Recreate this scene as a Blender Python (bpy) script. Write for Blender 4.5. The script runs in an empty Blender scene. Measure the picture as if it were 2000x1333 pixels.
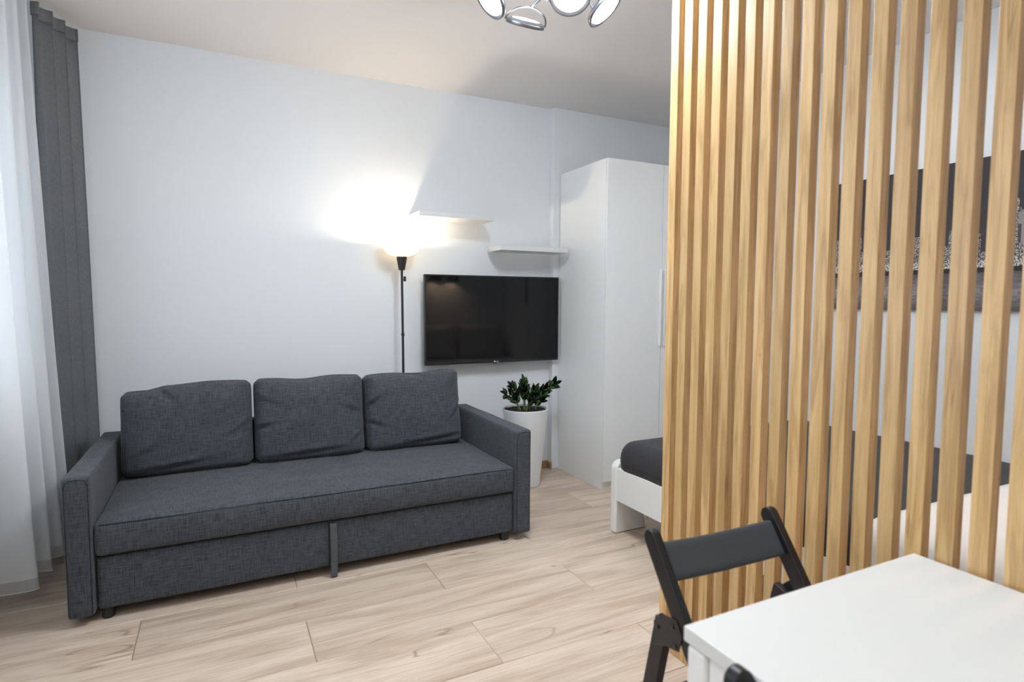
import bpy, bmesh, math, random
from mathutils import Vector, Matrix, noise

random.seed(7)
scene = bpy.context.scene
COL = scene.collection

# ------------------------------------------------------------------ camera
CAM_H = 1.367
YAW, PITCH, ROLL = 0.46098, 0.06794, 0.00413
FOCAL_PX = 1145.2
def camera_axes():
    f = Vector((math.sin(YAW) * math.cos(PITCH), math.cos(YAW) * math.cos(PITCH), -math.sin(PITCH)))
    r = Vector((math.cos(YAW), -math.sin(YAW), 0))
    u = r.cross(f)
    c, s = math.cos(ROLL), math.sin(ROLL)
    return c * r + s * u, -s * r + c * u, f
cam = bpy.data.cameras.new('camera')
cam.sensor_width = 36.0
cam.lens = FOCAL_PX / 2000.0 * 36.0
cam.clip_start = 0.05
cam.dof.use_dof = True
cam.dof.focus_distance = 3.6
cam.dof.aperture_fstop = 2.8
cam_o = bpy.data.objects.new('camera', cam)
COL.objects.link(cam_o)
R_, U_, F_ = camera_axes()
cam_o.matrix_world = Matrix(((R_.x, U_.x, -F_.x, 0), (R_.y, U_.y, -F_.y, 0), (R_.z, U_.z, -F_.z, CAM_H), (0, 0, 0, 1)))
scene.camera = cam_o

# ------------------------------------------------------------------ sky, exposure
world = bpy.data.worlds.new('overcast_sky')
scene.world = world
world.use_nodes = True
world.node_tree.nodes['Background'].inputs[0].default_value = (0.86, 0.93, 1.0, 1)
world.node_tree.nodes['Background'].inputs[1].default_value = 4.2
vs = scene.view_settings
vs.view_transform = 'Standard'
vs.look = 'None'
vs.gamma = 1.0
vs.use_curve_mapping = False
vs.exposure = 0.25

# room extents
XL, XR, YB, YF, ZC = -1.12, 3.62, 4.13, -2.2, 2.885
WIN = (0.35, 3.35, 0.85, 2.55)            # window opening in the left wall: y0, y1, z0, z1
portal = bpy.data.lights.new('window_portal', 'AREA')
portal.shape = 'RECTANGLE'
portal.size = WIN[1] - WIN[0]
portal.size_y = WIN[3] - WIN[2]
portal.cycles.is_portal = True
po = bpy.data.objects.new('window_portal', portal)
COL.objects.link(po)
po.location = (XL - 0.16, (WIN[0] + WIN[1]) / 2, (WIN[2] + WIN[3]) / 2)
po.rotation_euler = (0, -math.pi / 2, 0)

LED_STRENGTH = 148.0
FILL_DOWNLIGHT_WATT = 30.0  # assumed downlights out of view, added as fill
BED_FILL_STRENGTH = 24.0  # assumed light out of view, added for the bed side
BULB_WATT = 12.0
WALL_LAMP_WATT = 9.0

# ------------------------------------------------------------------ materials
def new_mat(name):
    m = bpy.data.materials.new(name)
    m.use_nodes = True
    nt = m.node_tree
    return m, nt, nt.nodes['Principled BSDF']
def N(nt, kind, **kw):
    n = nt.nodes.new(kind)
    for k, v in kw.items():
        if k in n.inputs: n.inputs[k].default_value = v
        else: setattr(n, k, v)
    return n
def L(nt, a, b): nt.links.new(a, b)
def ramp(nt, fac, stops):
    r = nt.nodes.new('ShaderNodeValToRGB')
    els = r.color_ramp.elements
    while len(els) < len(stops): els.new(0.5)
    for e, (p, c) in zip(els, stops):
        e.position = p
        e.color = (c[0], c[1], c[2], 1) if not isinstance(c, (int, float)) else (c, c, c, 1)
    L(nt, fac, r.inputs[0])
    return r
def mix_col(nt, fac, a, b, blend='MIX'):
    m = nt.nodes.new('ShaderNodeMix')
    m.data_type = 'RGBA'
    m.blend_type = blend
    for sock, v in ((m.inputs[0], fac), (m.inputs[6], a), (m.inputs[7], b)):
        if hasattr(v, 'is_linked'): L(nt, v, sock)
        elif isinstance(v, (int, float)): sock.default_value = v
        else: sock.default_value = (v[0], v[1], v[2], 1)
    return m.outputs[2]
def math_n(nt, op, a, b=0.0, clamp=False):
    m = nt.nodes.new('ShaderNodeMath')
    m.operation = op
    m.use_clamp = clamp
    for sock, v in ((m.inputs[0], a), (m.inputs[1], b)):
        if hasattr(v, 'is_linked'): L(nt, v, sock)
        else: sock.default_value = v
    return m.outputs[0]
def uv_coord(nt, scale=(1, 1, 1), per_object=True):
    tc = nt.nodes.new('ShaderNodeTexCoord')
    vec = tc.outputs['UV']
    if per_object:
        oi = nt.nodes.new('ShaderNodeObjectInfo')
        cx = nt.nodes.new('ShaderNodeCombineXYZ')
        L(nt, math_n(nt, 'MULTIPLY', oi.outputs['Random'], 37.0), cx.inputs[0])
        L(nt, math_n(nt, 'MULTIPLY', oi.outputs['Random'], 91.0), cx.inputs[1])
        ad = nt.nodes.new('ShaderNodeVectorMath')
        ad.operation = 'ADD'
        L(nt, vec, ad.inputs[0]); L(nt, cx.outputs[0], ad.inputs[1])
        vec = ad.outputs[0]
    def scaled(s):
        mp = nt.nodes.new('ShaderNodeMapping')
        mp.inputs['Scale'].default_value = s
        L(nt, vec, mp.inputs['Vector'])
        return mp.outputs[0]
    return scaled
def bump(nt, bsdf, height, strength=0.2, distance=0.002):
    b = nt.nodes.new('ShaderNodeBump')
    b.inputs['Strength'].default_value = strength
    b.inputs['Distance'].default_value = distance
    L(nt, height, b.inputs['Height'])
    L(nt, b.outputs[0], bsdf.inputs['Normal'])

def plain(name, col, rough=0.5, metal=0.0, spec=0.5, coat=0.0, grain=0.0):
    m, nt, b = new_mat(name)
    b.inputs['Base Color'].default_value = (*col, 1)
    b.inputs['Roughness'].default_value = rough
    b.inputs['Metallic'].default_value = metal
    b.inputs['Specular IOR Level'].default_value = spec
    b.inputs['Coat Weight'].default_value = coat
    if grain:
        tc = nt.nodes.new('ShaderNodeTexCoord')
        no = N(nt, 'ShaderNodeTexNoise', Scale=grain, Detail=3.0)
        L(nt, tc.outputs['Object'], no.inputs['Vector'])
        bump(nt, b, no.outputs[0], 0.08, 0.001)
    return m

def wood(name, light, mid, dark, crack, along='x', rough=0.45, knots=True, fine=1.0, tint=0.10, spec=0.4, crack_s=0.6, along_f=1.3):
    """Timber grain; 'along' is the texture axis the grain follows."""
    m, nt, b = new_mat(name)
    sc = uv_coord(nt)
    def s(a, c): return (a, c, 1) if along == 'x' else (c, a, 1)
    warp = N(nt, 'ShaderNodeTexNoise', Scale=1.0, Detail=2.0)
    L(nt, sc(s(1.6, 5)), warp.inputs['Vector'])
    def grain(a, c, detail, dist):
        n = N(nt, 'ShaderNodeTexNoise', Scale=1.0, Detail=detail, Roughness=0.6 if detail > 1.5 else 0.4, Distortion=dist)
        L(nt, sc(s(a, c)), n.inputs['Vector'])
        return n.outputs[0]
    g1 = grain(along_f, 13 * fine, 4.0, 0.8)
    g2 = grain(5.0, 130 * fine, 2.0, 0.2)
    base = ramp(nt, g1, [(0.38, dark), (0.50, mid), (0.62, light)]).outputs[0]
    f2 = ramp(nt, g2, [(0.30, 0.0), (0.62, 1.0)]).outputs[0]
    base = mix_col(nt, 0.34, base, mix_col(nt, f2, dark, light))
    # dark cracks that follow the grain
    ck = grain(1.0, 13 * fine, 1.2, 0.35)
    line = math_n(nt, 'ABSOLUTE', math_n(nt, 'SUBTRACT', ck, 0.5))
    gate = N(nt, 'ShaderNodeTexNoise', Scale=1.0, Detail=1.0)
    L(nt, sc(s(1.1, 3.0)), gate.inputs['Vector'])
    lm = math_n(nt, 'MULTIPLY', ramp(nt, line, [(0.0, 1.0), (0.012, 0.0)]).outputs[0], ramp(nt, gate.outputs[0], [(0.47, 0.0), (0.62, 1.0)]).outputs[0])
    base = mix_col(nt, math_n(nt, 'MULTIPLY', lm, crack_s), base, crack)
    if knots:
        v = N(nt, 'ShaderNodeTexVoronoi', Scale=1.0, Randomness=1.0)
        wv = nt.nodes.new('ShaderNodeVectorMath'); wv.operation = 'MULTIPLY_ADD'
        L(nt, warp.outputs['Color'], wv.inputs[0]); wv.inputs[1].default_value = (0.35, 0.35, 0); L(nt, sc(s(1.5, 4.2)), wv.inputs[2])
        L(nt, wv.outputs[0], v.inputs['Vector'])
        kn = ramp(nt, v.outputs['Distance'], [(0.015, 1.0), (0.10, 0.25), (0.2, 0.0)]).outputs[0]
        sp = nt.nodes.new('ShaderNodeSeparateColor'); L(nt, v.outputs['Color'], sp.inputs[0])
        kn = math_n(nt, 'MULTIPLY', kn, math_n(nt, 'GREATER_THAN', sp.outputs[0], 0.62))
        base = mix_col(nt, math_n(nt, 'MULTIPLY', kn, 0.65), base, crack)
    oi = nt.nodes.new('ShaderNodeObjectInfo')
    hs = nt.nodes.new('ShaderNodeHueSaturation')
    L(nt, math_n(nt, 'ADD', math_n(nt, 'MULTIPLY', oi.outputs['Random'], tint), 1 - tint / 2), hs.inputs['Value'])
    L(nt, base, hs.inputs['Color'])
    L(nt, hs.outputs[0], b.inputs['Base Color'])
    b.inputs['Roughness'].default_value = rough
    b.inputs['Specular IOR Level'].default_value = spec
    bump(nt, b, g2, 0.10, 0.0006)
    return m

def fabric(name, dark, light, thread=700.0, slub=1.0, rough=0.95, bump_s=0.35, mottled=0.35):
    m, nt, b = new_mat(name)
    sc = uv_coord(nt)
    def t(s, d=2.0):
        n = N(nt, 'ShaderNodeTexNoise', Scale=1.0, Detail=d, Roughness=0.65)
        L(nt, sc(s), n.inputs['Vector'])
        return n.outputs[0]
    h = t((22 * slub, thread * 0.55, 1)); v = t((thread * 0.55, 22 * slub, 1))
    big = t((3, 3, 1), 3.0)
    w = math_n(nt, 'ADD', math_n(nt, 'MULTIPLY', h, 0.5), math_n(nt, 'MULTIPLY', v, 0.5))
    f = ramp(nt, w, [(0.36, 0.0), (0.64, 1.0)]).outputs[0]
    f = math_n(nt, 'ADD', math_n(nt, 'MULTIPLY', f, 1 - mottled), math_n(nt, 'MULTIPLY', big, mottled))
    L(nt, mix_col(nt, f, dark, light), b.inputs['Base Color'])
    b.inputs['Roughness'].default_value = rough
    b.inputs['Specular IOR Level'].default_value = 0.15
    b.inputs['Sheen Weight'].default_value = 0.12
    b.inputs['Sheen Roughness'].default_value = 0.5
    bump(nt, b, w, bump_s, 0.0012)
    return m

def emitter(name, col, strength):
    m, nt, b = new_mat(name)
    b.inputs['Base Color'].default_value = (*col, 1)
    b.inputs['Emission Color'].default_value = (*col, 1)
    b.inputs['Emission Strength'].default_value = strength
    return m

MAT = {}
MAT['wall'] = plain('white_wall_paint', (0.79, 0.815, 0.845), 0.75, grain=160.0, spec=0.25)
MAT['ceiling'] = plain('white_ceiling_paint', (0.84, 0.81, 0.795), 0.85, grain=160.0, spec=0.2)
MAT['lacquer'] = plain('white_lacquer', (0.86, 0.87, 0.87), 0.38, spec=0.4)
MAT['board'] = plain('white_laminate', (0.71, 0.725, 0.725), 0.42, spec=0.4)
MAT['bed_white'] = plain('white_bed_paint', (0.80, 0.80, 0.78), 0.35, spec=0.4)
MAT['gap'] = plain('dark_joint', (0.16, 0.12, 0.09), 0.9)
MAT['floor'] = wood('pale_oak_laminate', (0.68, 0.56, 0.455), (0.58, 0.465, 0.37), (0.43, 0.325, 0.24), (0.17, 0.10, 0.065), 'x', 0.42, True, 0.9, 0.14, 0.4, 0.65)
MAT['oak'] = wood('honey_oak_laminate', (0.78, 0.53, 0.250), (0.67, 0.43, 0.180), (0.45, 0.26, 0.095), (0.24, 0.12, 0.035), 'y', 0.36, True, 3.0, 0.18, 0.8, 0.6, 2.6)
MAT['skirt'] = wood('brown_skirting_wood', (0.50, 0.36, 0.22), (0.40, 0.27, 0.15), (0.28, 0.17, 0.09), (0.12, 0.06, 0.03), 'x', 0.45, True, 2.0)
MAT['sofa'] = fabric('charcoal_linen_weave', (0.024, 0.028, 0.035), (0.100, 0.107, 0.122), 420.0, 0.7, 0.95, 0.4, 0.22)
MAT['strap'] = fabric('grey_strap_weave', (0.05, 0.055, 0.063), (0.12, 0.13, 0.14))
MAT['seam'] = plain('dark_seam_thread', (0.012, 0.013, 0.016), 0.9)
MAT['drape'] = fabric('grey_drape_weave', (0.125, 0.132, 0.142), (0.23, 0.24, 0.255), 900.0, 2.0, 0.9, 0.15)
MAT['felt'] = fabric('charcoal_felt', (0.035, 0.040, 0.046), (0.085, 0.093, 0.102), 900.0, 20.0, 0.95, 0.3)
MAT['spread'] = fabric('dark_ribbed_bedspread', (0.018, 0.018, 0.021), (0.060, 0.058, 0.064), 600.0, 4.0, 0.95, 0.5)
MAT['linen'] = fabric('white_bed_linen', (0.72, 0.73, 0.75), (0.82, 0.83, 0.84), 900.0, 4.0, 0.9, 0.1)
MAT['grey_linen'] = fabric('pale_grey_pillowcase', (0.50, 0.50, 0.50), (0.62, 0.62, 0.62), 900.0, 4.0, 0.9, 0.1)
MAT['black_wood'] = plain('black_stained_wood', (0.010, 0.010, 0.012), 0.38, spec=0.4, grain=90.0)
MAT['black_metal'] = plain('black_metal', (0.015, 0.015, 0.016), 0.4, spec=0.5)
MAT['black_plastic'] = plain('black_plastic', (0.012, 0.012, 0.013), 0.5)
MAT['steel'] = plain('satin_steel', (0.24, 0.24, 0.26), 0.35, 1.0)
MAT['screen'] = plain('glossy_black_screen', (0.004, 0.004, 0.005), 0.05, spec=0.35)
MAT['bezel'] = plain('black_bezel', (0.012, 0.011, 0.012), 0.35)
MAT['logo'] = plain('silver_logo', (0.75, 0.75, 0.76), 0.4)
MAT['pot'] = plain('white_planter_plastic', (0.80, 0.81, 0.82), 0.35)
MAT['soil'] = plain('dark_soil', (0.012, 0.009, 0.007), 1.0, grain=60.0)
MAT['stem'] = plain('green_stem', (0.16, 0.22, 0.07), 0.5)
MAT['led'] = emitter('white_led_lens', (0.86, 0.94, 1.0), LED_STRENGTH)
MAT['bulb'] = emitter('warm_bulb_glass', (1.0, 0.80, 0.55), 40.0)
MAT['downlight'] = emitter('fill_downlight_lens', (1.0, 0.95, 0.88), 12.0)  # lens of the added out-of-view fill downlights
MAT['bed_fill'] = emitter('bed_fill_diffuser', (0.90, 0.95, 1.0), BED_FILL_STRENGTH)  # glow of the added light above the bed
MAT['rear_glass'] = emitter('frosted_rear_glass', (0.86, 0.94, 1.0), LED_STRENGTH * 0.12)
MAT['pvc'] = plain('white_window_frame', (0.80, 0.80, 0.80), 0.4)

def leaf_mat():
    m, nt, b = new_mat('glossy_green_leaf')
    oi = nt.nodes.new('ShaderNodeObjectInfo')
    c = ramp(nt, oi.outputs['Random'], [(0.0, (0.010, 0.030, 0.014)), (0.55, (0.022, 0.062, 0.020)), (1.0, (0.065, 0.16, 0.030))])
    L(nt, c.outputs[0], b.inputs['Base Color'])
    b.inputs['Roughness'].default_value = 0.35
    return m
MAT['leaf'] = leaf_mat()

def glass_mat():
    m, nt, b = new_mat('window_glass')
    tr = nt.nodes.new('ShaderNodeBsdfTransparent')
    gl = nt.nodes.new('ShaderNodeBsdfGlossy')
    gl.inputs['Roughness'].default_value = 0.02
    mx = nt.nodes.new('ShaderNodeMixShader')
    mx.inputs[0].default_value = 0.08
    L(nt, tr.outputs[0], mx.inputs[1]); L(nt, gl.outputs[0], mx.inputs[2])
    L(nt, mx.outputs[0], nt.nodes['Material Output'].inputs[0])
    return m
MAT['glass'] = glass_mat()

def sheer_mat(name, open_, col):
    m, nt, b = new_mat(name)
    tr = nt.nodes.new('ShaderNodeBsdfTransparent')
    di = nt.nodes.new('ShaderNodeBsdfDiffuse'); di.inputs[0].default_value = (*col, 1)
    tl = nt.nodes.new('ShaderNodeBsdfTranslucent'); tl.inputs[0].default_value = (*col, 1)
    a = nt.nodes.new('ShaderNodeMixShader'); a.inputs[0].default_value = 0.42
    L(nt, di.outputs[0], a.inputs[1]); L(nt, tl.outputs[0], a.inputs[2])
    c = nt.nodes.new('ShaderNodeMixShader'); c.inputs[0].default_value = open_
    L(nt, a.outputs[0], c.inputs[1]); L(nt, tr.outputs[0], c.inputs[2])
    L(nt, c.outputs[0], nt.nodes['Material Output'].inputs[0])
    return m
MAT['sheer'] = sheer_mat('white_voile', 0.10, (0.86, 0.88, 0.90))
MAT['sheer_hem'] = sheer_mat('voile_hem', 0.45, (0.80, 0.82, 0.84))
MAT['sheer_edge'] = sheer_mat('voile_stitched_edge', 0.0, (0.88, 0.89, 0.90))
MAT['shade'] = None
def shade_mat():
    m, nt, b = new_mat('white_glass_shade')
    di = nt.nodes.new('ShaderNodeBsdfDiffuse'); di.inputs[0].default_value = (0.86, 0.85, 0.82, 1)
    tl = nt.nodes.new('ShaderNodeBsdfTranslucent'); tl.inputs[0].default_value = (0.90, 0.84, 0.72, 1)
    a = nt.nodes.new('ShaderNodeMixShader'); a.inputs[0].default_value = 0.5
    L(nt, di.outputs[0], a.inputs[1]); L(nt, tl.outputs[0], a.inputs[2])
    L(nt, a.outputs[0], nt.nodes['Material Output'].inputs[0])
    return m
MAT['shade'] = shade_mat()

def print_mat():
    m, nt, b = new_mat('printed_night_photo')
    at = nt.nodes.new('ShaderNodeVertexColor'); at.layer_name = 'print'
    L(nt, at.outputs[0], b.inputs['Base Color'])
    b.inputs['Roughness'].default_value = 0.6
    b.inputs['Specular IOR Level'].default_value = 0.2
    return m
MAT['print'] = print_mat()

# ------------------------------------------------------------------ mesh helpers
OFFSET = {}
def box_uv(me):
    uv = me.uv_layers.new(name='UVMap') if not me.uv_layers else me.uv_layers[0]
    for p in me.polygons:
        n = p.normal
        ax = max(range(3), key=lambda i: abs(n[i]))
        for li in p.loop_indices:
            c = me.vertices[me.loops[li].vertex_index].co
            uv.data[li].uv = (c.y, c.z) if ax == 0 else ((c.x, c.z) if ax == 1 else (c.x, c.y))
def finish(name, bm, mat, parent=None, smooth=True, world=True, uv=True, wn=True):
    """Link a bmesh as one mesh object; 'world' meshes are moved into the parent's frame."""
    bmesh.ops.recalc_face_normals(bm, faces=bm.faces[:])
    me = bpy.data.meshes.new(name)
    bm.to_mesh(me); bm.free()
    if uv: box_uv(me)
    if world and parent is not None:
        me.transform(Matrix.Translation(-OFFSET.get(parent.name, Vector())))
    if smooth:
        me.shade_smooth()
    me.materials.append(mat)
    o = bpy.data.objects.new(name, me)
    COL.objects.link(o)
    if parent is not None:
        o.parent = parent
        OFFSET[o.name] = OFFSET.get(parent.name, Vector())
    if smooth and wn:
        o.modifiers.new('normals', 'WEIGHTED_NORMAL')
    return o
def thing(name, label, cat, loc=(0, 0, 0), group=None):
    o = bpy.data.objects.new(name, None)
    o.empty_display_size = 0.05
    COL.objects.link(o)
    o.location = loc
    OFFSET[o.name] = Vector(loc)
    return tag(o, label, cat, group)
def tag(o, label, cat, group=None):
    o['label'] = label; o['category'] = cat
    if group: o['group'] = group
    return o
def struct(o, label=None):
    o['kind'] = 'structure'
    if label: o['label'] = label
    return o
def origin_to(o, p):
    """Move a mesh object's origin to p without moving the mesh."""
    p = Vector(p)
    o.data.transform(Matrix.Translation(-p))
    o.location = p
    OFFSET[o.name] = p
    return o
def bm_box(lo, hi, bevel=0.0, seg=2, bm=None):
    own = bm is None
    bm = bm or bmesh.new()
    c = [(a + b) / 2 for a, b in zip(lo, hi)]
    s = [abs(b - a) for a, b in zip(lo, hi)]
    r = bmesh.ops.create_cube(bm, size=1.0, matrix=Matrix.Translation(c) @ Matrix.Diagonal((*s, 1)))
    if bevel > 0:
        es = list({e for v in r['verts'] for e in v.link_edges})
        bmesh.ops.bevel(bm, geom=es, offset=bevel, segments=seg, profile=0.5, affect='EDGES')
    return bm
def box(name, lo, hi, mat, parent=None, bevel=0.003, seg=2, **kw):
    return finish(name, bm_box(lo, hi, bevel, seg), mat, parent, smooth=bevel > 0, **kw)
def bm_prism(pts, axis, a, b, bevel=0.0, seg=2):
    """Extrude a 2D outline along an axis. axis 'x': pts are (y,z); 'y': (x,z); 'z': (x,y)."""
    bm = bmesh.new()
    def P3(p, t):
        return (t, p[0], p[1]) if axis == 'x' else ((p[0], t, p[1]) if axis == 'y' else (p[0], p[1], t))
    va = [bm.verts.new(P3(p, a)) for p in pts]
    vb = [bm.verts.new(P3(p, b)) for p in pts]
    bm.faces.new(va); bm.faces.new(list(reversed(vb)))
    n = len(pts)
    for i in range(n):
        bm.faces.new((va[i], vb[i], vb[(i + 1) % n], va[(i + 1) % n]))
    bmesh.ops.recalc_face_normals(bm, faces=bm.faces[:])
    if bevel > 0:
        es = [e for e in bm.edges if e.calc_face_angle(0) > 0.6]
        bmesh.ops.bevel(bm, geom=es, offset=bevel, segments=seg, profile=0.5, affect='EDGES')
    return bm
def bm_lathe(profile, center=(0, 0, 0), n=40, M=None):
    """Revolve (radius, height) points about z."""
    bm = bmesh.new()
    rows = []
    for r, z in profile:
        if r < 1e-6: rows.append([bm.verts.new((0, 0, z))])
        else: rows.append([bm.verts.new((r * math.cos(2 * math.pi * k / n), r * math.sin(2 * math.pi * k / n), z)) for k in range(n)])
    for A, B in zip(rows, rows[1:]):
        for k in range(n):
            k2 = (k + 1) % n
            if len(A) == 1 and len(B) == 1: continue
            if len(A) == 1: bm.faces.new((A[0], B[k], B[k2]))
            elif len(B) == 1: bm.faces.new((A[k], A[k2], B[0]))
            else: bm.faces.new((A[k], A[k2], B[k2], B[k]))
    bmesh.ops.transform(bm, matrix=Matrix.Translation(center) @ (M or Matrix()), verts=bm.verts[:])
    return bm
def bm_tube(path, r, n=10, closed=False, bm=None, caps=True):
    bm = bm or bmesh.new()
    path = [Vector(p) for p in path]
    rings = []
    up = None
    m = len(path)
    for i, p in enumerate(path):
        if closed: d = path[(i + 1) % m] - path[i - 1]
        else: d = path[min(i + 1, m - 1)] - path[max(i - 1, 0)]
        d.normalize()
        if up is None:
            up = d.orthogonal().normalized()
        else:
            up = (up - d * up.dot(d)).normalized()
        s = d.cross(up)
        rr = r(i / max(1, m - 1)) if callable(r) else r
        rings.append([bm.verts.new(p + rr * (math.cos(2 * math.pi * k / n) * up + math.sin(2 * math.pi * k / n) * s)) for k in range(n)])
    pairs = list(zip(rings, rings[1:])) + ([(rings[-1], rings[0])] if closed else [])
    for A, B in pairs:
        for k in range(n):
            bm.faces.new((A[k], A[(k + 1) % n], B[(k + 1) % n], B[k]))
    if caps and not closed:
        bm.faces.new(list(reversed(rings[0]))); bm.faces.new(rings[-1])
    return bm
def bm_soft(size, r, div, shape=None):
    """A rounded, finely divided box centred on the origin; shape(p, u) may move each point."""
    bm = bmesh.new()
    h = [s / 2 for s in size]
    for ax in range(3):
        a, b = (ax + 1) % 3, (ax + 2) % 3
        for sg in (-1, 1):
            grid = []
            for i in range(div[a] + 1):
                row = []
                for j in range(div[b] + 1):
                    p = [0, 0, 0]
                    p[ax] = sg * h[ax]
                    # denser near the edges
                    p[a] = -math.cos(math.pi * i / div[a]) * 0.4 * h[a] + (2 * i / div[a] - 1) * 0.6 * h[a]
                    p[b] = -math.cos(math.pi * j / div[b]) * 0.4 * h[b] + (2 * j / div[b] - 1) * 0.6 * h[b]
                    row.append(bm.verts.new(p))
                grid.append(row)
            for i in range(div[a]):
                for j in range(div[b]):
                    bm.faces.new((grid[i][j], grid[i + 1][j], grid[i + 1][j + 1], grid[i][j + 1]))
    bmesh.ops.remove_doubles(bm, verts=bm.verts[:], dist=1e-5)
    for v in bm.verts:
        p = v.co.copy()
        u = Vector((p.x / h[0], p.y / h[1], p.z / h[2]))
        q = Vector([max(-(h[i] - r), min(h[i] - r, p[i])) for i in range(3)])
        d = p - q
        if d.length > 1e-9: p = q + d.normalized() * r
        if shape: p = shape(p, u)
        v.co = p
    return bm
def nz(x, y, z, s): return noise.noise(Vector((x * s, y * s, z * s)))

# ------------------------------------------------------------------ the room
floor = struct(origin_to(box('floor', (XL - 0.1, YF - 0.1, -0.06), (XR + 0.1, YB + 0.1, -0.008), MAT['gap'], bevel=0), (0, 0, 0)), 'pale oak laminate floor of long wide planks')
PW, PL = 0.3165, 1.262
plank_cache = {}
def plank_mesh(w, l):
    key = (round(w, 4), round(l, 4))
    if key not in plank_cache:
        bm = bm_box((0.0007, 0.0012, -0.008), (l - 0.0007, w - 0.0012, 0.0), 0)
        top = [e for e in bm.edges if all(v.co.z > -0.001 for v in e.verts)]
        bmesh.ops.bevel(bm, geom=top, offset=0.0028, segments=1, affect='EDGES')
        me = bpy.data.meshes.new('plank'); bm.to_mesh(me); bm.free(); box_uv(me)
        me.materials.append(MAT['floor'])
        plank_cache[key] = me
    return plank_cache[key]
row0 = math.floor((YF - 2.237) / PW)
for k in range(row0, 40):
    y0 = 2.237 + k * PW
    if y0 > YB: break
    lo, hi = max(y0, YF), min(y0 + PW, YB)
    if hi - lo < 0.01: continue
    start = 0.292 if k % 2 == 0 else -0.338
    x = start - 3 * PL
    while x < XR:
        a, b = max(x, XL), min(x + PL, XR)
        if b - a > 0.02:
            o = bpy.data.objects.new('plank', plank_mesh(hi - lo, b - a))
            COL.objects.link(o); o.parent = floor; o.location = (a, lo, 0)
        x += PL

struct(box('ceiling', (XL - 0.2, YF - 0.1, ZC), (XR + 0.1, YB + 0.1, ZC + 0.1), MAT['ceiling'], bevel=0), 'white painted ceiling')
struct(box('wall_back', (XL - 0.2, YB, -0.06), (XR + 0.1, YB + 0.1, ZC), MAT['wall'], bevel=0), 'white wall behind the sofa and television')
struct(box('wall_column', (2.385, 4.072, 0), (XR, YB, ZC), MAT['wall'], bevel=0.004), 'shallow white wall projection beside the wardrobe')
struct(box('wall_right', (XR, YF - 0.1, -0.06), (XR + 0.1, YB, ZC), MAT['wall'], bevel=0), 'white wall beside the bed')
struct(box('wall_front', (XL - 0.2, YF - 0.1, -0.06), (XR, YF, ZC), MAT['wall'], bevel=0), 'white wall opposite the sofa')
struct(box('wall_bed_head', (1.585, 0.40, 0), (XR, 0.50, ZC), MAT['wall'], bevel=0), 'white wall behind the pillows')
struct(box('wall_partition', (1.585, YF, 0), (1.685, 0.40, ZC), MAT['wall'], bevel=0), 'white wall beside the dining table')
bm = bm_box((XL - 0.2, YF, -0.06), (XL, WIN[0], ZC))
bm_box((XL - 0.2, WIN[1], -0.06), (XL, YB, ZC), bm=bm)
bm_box((XL - 0.2, WIN[0], -0.06), (XL, WIN[1], WIN[2]), bm=bm)
bm_box((XL - 0.2, WIN[0], WIN[3]), (XL, WIN[1], ZC), bm=bm)
struct(finish('wall_left', bm, MAT['wall'], smooth=False), 'white window wall behind the curtains')
# window with frame, mullions, panes and sill
win = bpy.data.objects.new('window_1', None); COL.objects.link(win)
struct(win, 'white framed window behind the sheer curtain')
fx0, fx1 = XL - 0.13, XL - 0.07
third = (WIN[1] - WIN[0]) / 3
for a in (WIN[0], WIN[0] + third - 0.03, WIN[0] + 2 * third - 0.03, WIN[1] - 0.06):
    box('window_frame', (fx0, a, WIN[2]), (fx1, a + 0.06, WIN[3]), MAT['pvc'], win, 0.004)
for k in range(3):
    y0, y1 = WIN[0] + k * third + 0.06 - (0.03 if k else 0), WIN[0] + (k + 1) * third - (0.03 if k < 2 else 0.06)
    box('window_rail', (fx0, y0, WIN[2]), (fx1, y1, WIN[2] + 0.06), MAT['pvc'], win, 0.004)
    box('window_rail', (fx0, y0, WIN[3] - 0.06), (fx1, y1, WIN[3]), MAT['pvc'], win, 0.004)
    box('pane', (XL - 0.103, y0, WIN[2] + 0.06), (XL - 0.097, y1, WIN[3] - 0.06), MAT['glass'], win, 0)
box('window_sill', (XL - 0.068, WIN[0], WIN[2] - 0.0), (XL + 0.05, WIN[1], WIN[2] + 0.025), MAT['pvc'], win, 0.004)
# skirting boards
struct(box('baseboard_back', (XL, YB - 0.016, 0.0), (2.369, YB, 0.062), MAT['skirt'], bevel=0.004), 'brown wooden skirting board along the white wall')
struct(box('baseboard_column', (2.369, 4.056, 0.0), (2.385, YB, 0.062), MAT['skirt'], bevel=0.004), 'short piece of brown skirting at the wall projection')
struct(box('baseboard_left', (XL, YF, 0.0), (XL + 0.016, YB - 0.016, 0.062), MAT['skirt'], bevel=0.004), 'brown wooden skirting board under the window')
struct(box('baseboard_right', (XR - 0.016, 0.50, 0.0), (XR, 4.056, 0.062), MAT['skirt'], bevel=0.004), 'brown wooden skirting board beside the bed')

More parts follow.
